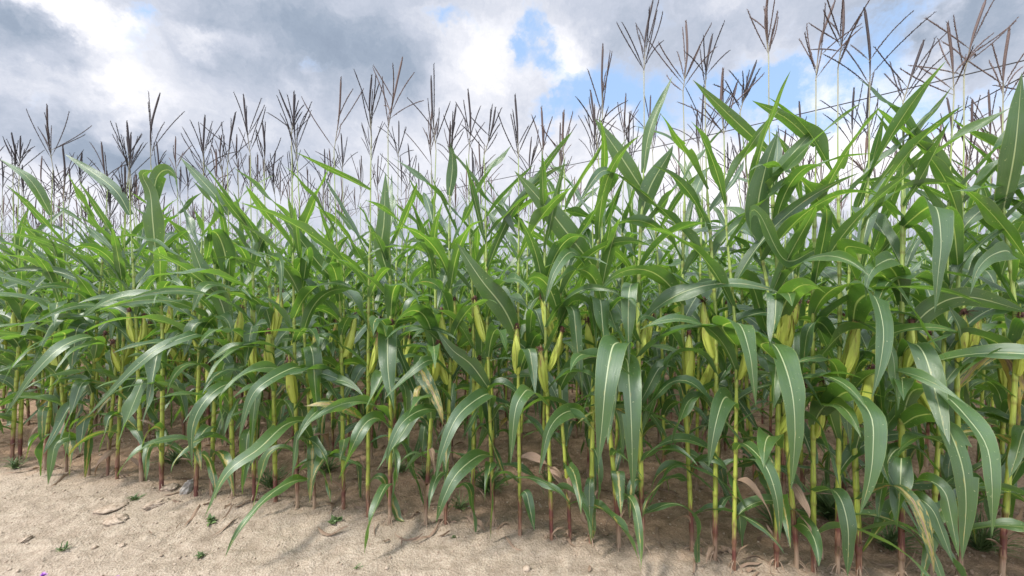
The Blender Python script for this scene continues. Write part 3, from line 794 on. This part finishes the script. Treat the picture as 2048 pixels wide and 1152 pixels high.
def proto_arrays(r, lod):
    """stalk, foliage, tassel, ear, silk of one plant of the deeper rows"""
    out = {}
    h = 2.46; d = r.normal(0, .05, 2)
    fork = np.array([d[0], d[1], h-r.uniform(.28, .42)]); top = np.array([d[0]*1.2, d[1]*1.2, h])
    line = stalk_line((0, 0, 0), fork, top, r); zf = line[-1, 2]; ztop = min(zf-r.uniform(.40, .60), 1.36)
    nn = 14; nodes = np.linspace(.10, ztop, nn)+r.normal(0, .018, nn)
    tint = r.random(); az0 = r.uniform(0, 3.14)
    mb = MB(); stalk(mb, line, nodes, tint, r, sides=7 if lod == 1 else 4, step=3 if lod == 1 else 12); out['stalk'] = mb.arrays()
    mb = MB()
    for i, zn in enumerate(nodes):
        if lod == 3 and zn < .7: continue
        sp = leaf_spec(zn, ztop, az0+(math.pi if i % 2 else 0)+r.normal(0, .3), r)
        leaf(mb, at_height(line, min(zn+.1, zf)), sp, r.uniform(.1, .95), r, n={1: 18, 2: 11, 3: 8}[lod], cols=COLS_FULL if lod == 1 else COLS_LOW)
    out['foliage'] = mb.arrays()
    mb = MB(); tassel(mb, fork, top, r.random()**1.3, r, lod=0 if lod == 1 else 1, nb=int(r.integers(4, 8)) if lod < 3 else 4); out['tassel'] = mb.arrays()
    if lod < 3:
        mh, ms = MB(), MB(); a = az0+r.normal(0, .5); ze = r.uniform(.70, 1.0)
        ear(mh, ms, at_height(line, ze)+np.array([math.sin(a), math.cos(a), 0])*.012, a, r.uniform(.08, .38), r.uniform(.2, .27), r.random(), r, 0 if lod == 1 else 1)
        out['ear'] = mh.arrays(); out['silk'] = ms.arrays()
    return out

MATS = {'stalk': M_STALK, 'foliage': M_LEAF, 'tassel': M_TASSEL, 'ear': M_HUSK, 'silk': M_SILK}
protos = []
for i in range(12):
    a = proto_arrays(np.random.default_rng(700+i), 1)
    protos.append({k: mesh_from(k, v, MATS[k]) for k, v in a.items()})
ROW_WORD = {2: 'third', 3: 'fourth', 4: 'fifth'}
n_individual = len(FRONT)+len(second)
deep = []
for k in range(2, 40):
    for p in row_points(k, -34, 34, rr):
        if in_view(p, .6) and math.hypot(p[0], p[1]) < 26: deep.append((math.hypot(p[0], p[1]) if False else p[1], k, p))
indiv = [q for q in deep if q[1] in (2, 3)][:max(0, 296-n_individual)]
indiv_id = {id(q) for q in indiv}
first = {}
for q in indiv:
    _, k, p = q
    i = int(rr.integers(12)); rot = rr.uniform(0, 6.28); sc = rr.uniform(.88, 1.07)
    root = empty('corn_plant', (p[0], p[1], float(ground_z(p[0], p[1])))); root.rotation_euler.z = rot; root.scale = (sc,)*3
    tag(root, f'corn plant of the {ROW_WORD[k]} row, mostly hidden by the leaves of the rows before it', 'corn plant', f'corn plants of the {ROW_WORD[k]} row')
    if i in first:                               # copies share the mesh data of the first of their kind
        made = {}
        for src in first[i]:
            c = src.copy(); C.objects.link(c); c.parent = made.get(src.parent.name, root); made[src.name] = c
    else:
        first[i] = []; e = None
        for part in ('stalk', 'foliage', 'tassel', 'ear'):
            o = link(part, protos[i][part], root); first[i].append(o)
            if part == 'ear': e = o
        first[i].append(link('silk', protos[i]['silk'], e))

# the field beyond, past counting: one object
rest = [q for q in deep if id(q) not in indiv_id]
p2 = [proto_arrays(np.random.default_rng(900+i), 2) for i in range(8)]
p3 = [proto_arrays(np.random.default_rng(950+i), 3) for i in range(8)]
slots = ['stalk', 'foliage', 'tassel', 'ear', 'silk']
VV, FF, LL, DD, MI, nv = [], [], [], [], [], 0
for _, k, p in rest:
    dist = math.hypot(*p)
    if dist > 14 and rr.random() < .35: continue
    src = p2 if dist < 9 else p3
    a = src[int(rr.integers(8))]; rot = rr.uniform(0, 6.28); sc = rr.uniform(.80, 1.09)
    cs, sn = math.cos(rot)*sc, math.sin(rot)*sc
    Mx = np.array([[cs, sn, 0], [-sn, cs, 0], [0, 0, sc]])
    off = np.array([p[0], p[1], 0.0])
    for si, nm in enumerate(slots):
        if nm not in a or (nm == 'tassel' and rr.random() < .38): continue
        v, f, luv, dr = a[nm]
        VV.append((v@Mx+off).astype(np.float32)); FF.append((f+nv).astype(np.int32)); LL.append(luv.astype(np.float32)); DD.append(dr.astype(np.float32))
        MI.append(np.full(len(f), si, np.int32)); nv += len(v)
me = mesh_from('corn_field', (np.concatenate(VV), np.concatenate(FF), np.concatenate(LL), np.concatenate(DD)), M_STALK)
for nm in slots[1:]: me.materials.append(MATS[nm])
me.polygons.foreach_set('material_index', np.concatenate(MI)); me.update()
tag(link('corn_field', me), 'dense stand of corn filling the field behind the first rows', 'corn', kind='stuff')

# ---------------------------------------------------------------- on the ground: stones, clods, litter, weeds, flower
r = np.random.default_rng(31)
mb = MB()
for i in range(7000):                           # crumbs of soil and small pebbles
    y = r.uniform(.95, 4.2)**1.0; x = r.uniform(-1.4, 1.4)*y
    if x < -4.4: continue
    s = abs(r.normal(0, .0030))+.0016
    if r.random() < .012: s *= 2.2
    lump(mb, (x, y, float(ground_z(x, y))+s*.25), (s, s*r.uniform(.7, 1), s*.8), r, 6, 5, .75, .3)
tag(mb.build('gravel', M_CLOD), 'crumbs of dry soil and small pebbles scattered over the path', 'gravel', kind='stuff')

def put_lump(name, px, py, size, label, cat, mat, group=None, flat=.6, tilt=None):
    x, y = px_ground(px, py); mb = MB()
    lump(mb, (0, 0, size[2]*flat*.30), size, r, 44, 26, flat, .4)
    o = mb.build(name, mat); o.location = (x, y, float(ground_z(x, y))); o.rotation_euler.z = 0
    if tilt: o.rotation_euler = tilt
    tag(o, label, cat, group)
put_lump('stone', 374, 985, (.055, .03, .085), 'grey upright stone wedged between two stalk feet at the field edge', 'stone', M_STONE, None, .8, (0, .35, 0))
put_lump('stone', 340, 982, (.045, .04, .03), 'brown lump of stone lying just beside the grey upright stone', 'stone', M_CLOD, None, .7)
put_lump('clod', 218, 1020, (.075, .045, .035), 'cracked flat clod of earth, uppermost of the clods on the path', 'clod', M_CLOD, 'clods of earth on the path', .5)
put_lump('clod', 232, 1040, (.060, .045, .04), 'pale rounded clod of earth in front of the cracked flat clod', 'clod', M_CLOD, 'clods of earth on the path', .6)
put_lump('clod', 312, 1012, (.055, .035, .035), 'dark crumbling clod of earth close to the front stalks', 'clod', M_CLOD, 'clods of earth on the path', .6)
put_lump('clod', 246, 1088, (.016, .013, .014), 'small pale pebble-like clod alone on the path', 'clod', M_CLOD, 'clods of earth on the path', .7)
put_lump('clod', 52, 1078, (.03, .02, .02), 'small brown clod of earth on the path near the purple flowers', 'clod', M_CLOD, 'clods of earth on the path', .6)

mb = MB()
def litter_piece(mb, x, y, L, wd, dry, r):
    az = r.uniform(0, 6.28); n = 12; s = np.linspace(0, 1, n)
    a = az+r.normal(0, 1.2)*s
    P = np.stack([x+np.cumsum(np.cos(a))*L/n, y+np.cumsum(np.sin(a))*L/n, np.zeros(n)], 1)
    P[:, 2] = ground_z(P[:, 0], P[:, 1])+.004+.02*np.abs(np.sin(s*r.uniform(2, 7)+r.uniform(0, 3)))*r.random()
    sd = np.stack([-np.sin(a), np.cos(a), np.zeros(n)], 1)
    sd = twisted(P, sd, r.normal(0, .5)+r.normal(0, 1.2)*s)
    blade(mb, P, sd, wd, r.random(), dry, .7, .008, r, COLS_LOW)
for i in range(460):
    k = r.integers(0, 4); t = r.uniform(-5.5, 3.6)
    p = ORIGIN+ROW_N*(.70*k+r.normal(0, .10)-(.02 if k == 0 else 0))+ROW_U*t
    if k == 0 and r.random() < .35: continue
    litter_piece(mb, p[0], p[1], r.uniform(.05, .28), r.uniform(.005, .022), r.uniform(.96, 1.0), r)
for i in range(28):
    y = r.uniform(1.3, 2.2); x = r.uniform(-1.3, 1.3)*y
    litter_piece(mb, x, y, r.uniform(.02, .10), r.uniform(.002, .006), .98, r)
tag(mb.build('litter', M_LEAF), 'withered brown leaf scraps lying between the stalks', 'leaf litter', kind='stuff')

def weed(px, py, h, n, label, spread=1.0, broad=False, pos=None):
    x, y = pos if pos is not None else px_ground(px, py); mb = MB()
    for i in range(n):
        az = r.uniform(0, 6.28); L = h*r.uniform(.5, 1.2)
        P, sd = arch(np.array([r.normal(0, .008), r.normal(0, .008), 0]), az, r.uniform(.1, .9)*spread, r.uniform(.9, 2.0), L, 9, 1.2, r.normal(0, .5), .002)
        blade(mb, P, sd, (.022 if broad else .006)*r.uniform(.6, 1.2), r.random(), 0, .3, .002, r, COLS_LOW)
    o = mb.build('weed', M_WEED); o.location = (x, y, float(ground_z(x, y))-.003)
    tag(o, label, 'weed', 'weeds on the path and between the rows')
WEEDS = [(270, 1000, .05, 26, 'sprawling green weed beside the crumbling clod at the field edge', False), 
 (128, 1098, .05, 14, 'small grassy weed on the path above the purple flowers', False), (402, 1108, .04, 20, 'lone grassy tuft out on the bare path', False),
 (420, 1044, .045, 14, 'broad-leaved weed at the foot of a drooping leaf tip', True),
 (668, 1050, .045, 16, 'pale green seedling weed on the path edge before the stalks', True), 
 (715, 1140, .03, 9, 'thin weed on the bare path by the bottom edge', False), (908, 1082, .03, 9, 'small thin weed just in front of the middle stalks', False),
 (655, 940, .13, 40, 'dark grass tuft growing behind a red-footed stalk', False), (540, 975, .14, 44, 'dark grass tuft between two stalks near the grey stone', False),
 (975, 985, .16, 60, 'large dark grass tuft behind the middle front stalks', False), (1100, 965, .09, 26, 'low green weed under the middle plants', False), (1265, 1000, .12, 40, 'dark leafy weed behind the stalks of the hanging twin leaves', False),
 (1190, 1015, .06, 16, 'small upright weed between two red-footed stalks', False), (920, 1020, .09, 20, 'wispy weed between the stalks of the middle plants', False),
 (1660, 1040, .16, 70, 'largest dark grass tuft, under the wide drooping leaves', True), (1560, 1060, .14, 50, 'dark grass tuft before the largest grass tuft', False), (1780, 1095, .15, 40, 'spreading wispy grass beside the yellow-streaked leaf', False),
 (1960, 1100, .18, 70, 'blurred dark grass tuft at the near end of the row', False), (850, 960, .10, 30, 'dark weed behind the yellow-striped hanging leaf', False), (800, 945, .09, 26, 'low weed deep between the first two rows', False),
 (30, 940, .08, 26, 'thin green weed at the far end of the field edge', False), (350, 930, .12, 36, 'tall weed behind the grey upright stone', False)]
for px, py, h, n, lb, br in WEEDS: weed(px, py, h*(1.35 if h > .07 else 1), int(n*(2 if h > .07 else 1.3)), lb, 1.15, br)

def flower(px, py, hgt, label, size):
    x, y = px_ground(px, py); z = float(ground_z(x, y))
    root = empty('flower', (x, y, z)); tag(root, label, 'flower', 'purple flowers on the path')
    mb = MB(); P = spline([(0, 0, -.01), (.004, 0, hgt*.5), (.0, .004, hgt)], 8)
    tube(mb, P, np.full(8, .0014), 5, lambda n, a: np.zeros((n, len(a), 3))); mb.build('stem', M_WEED, root)
    mb = MB()
    for i in range(26):
        Q, sd = arch(np.array([0, .004, hgt]), r.uniform(0, 6.28), r.uniform(.1, 1.5), r.uniform(.6, 2.0), size*r.uniform(.6, 1), 6, 1, .2, 0)
        blade(mb, Q, sd, size*.22, .5, 0, .3, .001, r, COLS_LOW)
    mb.build('petals', M_PETAL, root)
    mb = MB()
    for i in range(14):
        Q, sd = arch(np.array([r.normal(0, .01), r.normal(0, .01), 0]), r.uniform(0, 6.28), r.uniform(.2, 1), r.uniform(.8, 2), hgt*r.uniform(.5, 1.0), 7, 1, .2, .001)
        blade(mb, Q, sd, .008, .5, 0, .3, .002, r, COLS_LOW)
    mb.build('foliage', M_WEED, root)
flower(83, 1172, .045, 'purple flower head at the lower left corner of the path', .022)
flower(233, 1160, .012, 'tiny purple flower tip right of the larger purple flower', .010)

# ---------------------------------------------------------------- overhead cables
def cable(pts, label, rad):
    P = spline(pts, 120); mb = MB()
    tube(mb, P, np.full(len(P), rad), 6, lambda n, a: np.zeros((n, len(a), 3)))
    o = mb.build('cable', M_CABLE); tag(o, label, 'overhead cable', 'overhead cables over the field')
def sky(px, py, d): return tuple(px_point(px, py, d))
a, b = np.array(sky(2048, 121, 8.0)), np.array(sky(950, 368, 17.7))
cable([a+(a-b)*1.2+np.array([0, 0, 1.3]), a+(a-b)*.4+np.array([0, 0, .3]), a, a*.5+b*.5+np.array([0, 0, -.12]), b, b+(b-a)*1.5+np.array([0, 0, .3]), b+(b-a)*6+np.array([0, 0, 1.5])],
      'long thin black overhead cable sloping across the sky behind the tassels', .014)
a, b = np.array(sky(2048, 152, 8.6)), np.array(sky(1897, 234, 11.0))
cable([a+(a-b)*2, a, b, b+(b-a)*3, b+(b-a)*9], 'short steep dark cable below the long cable above the near end of the field', .015)
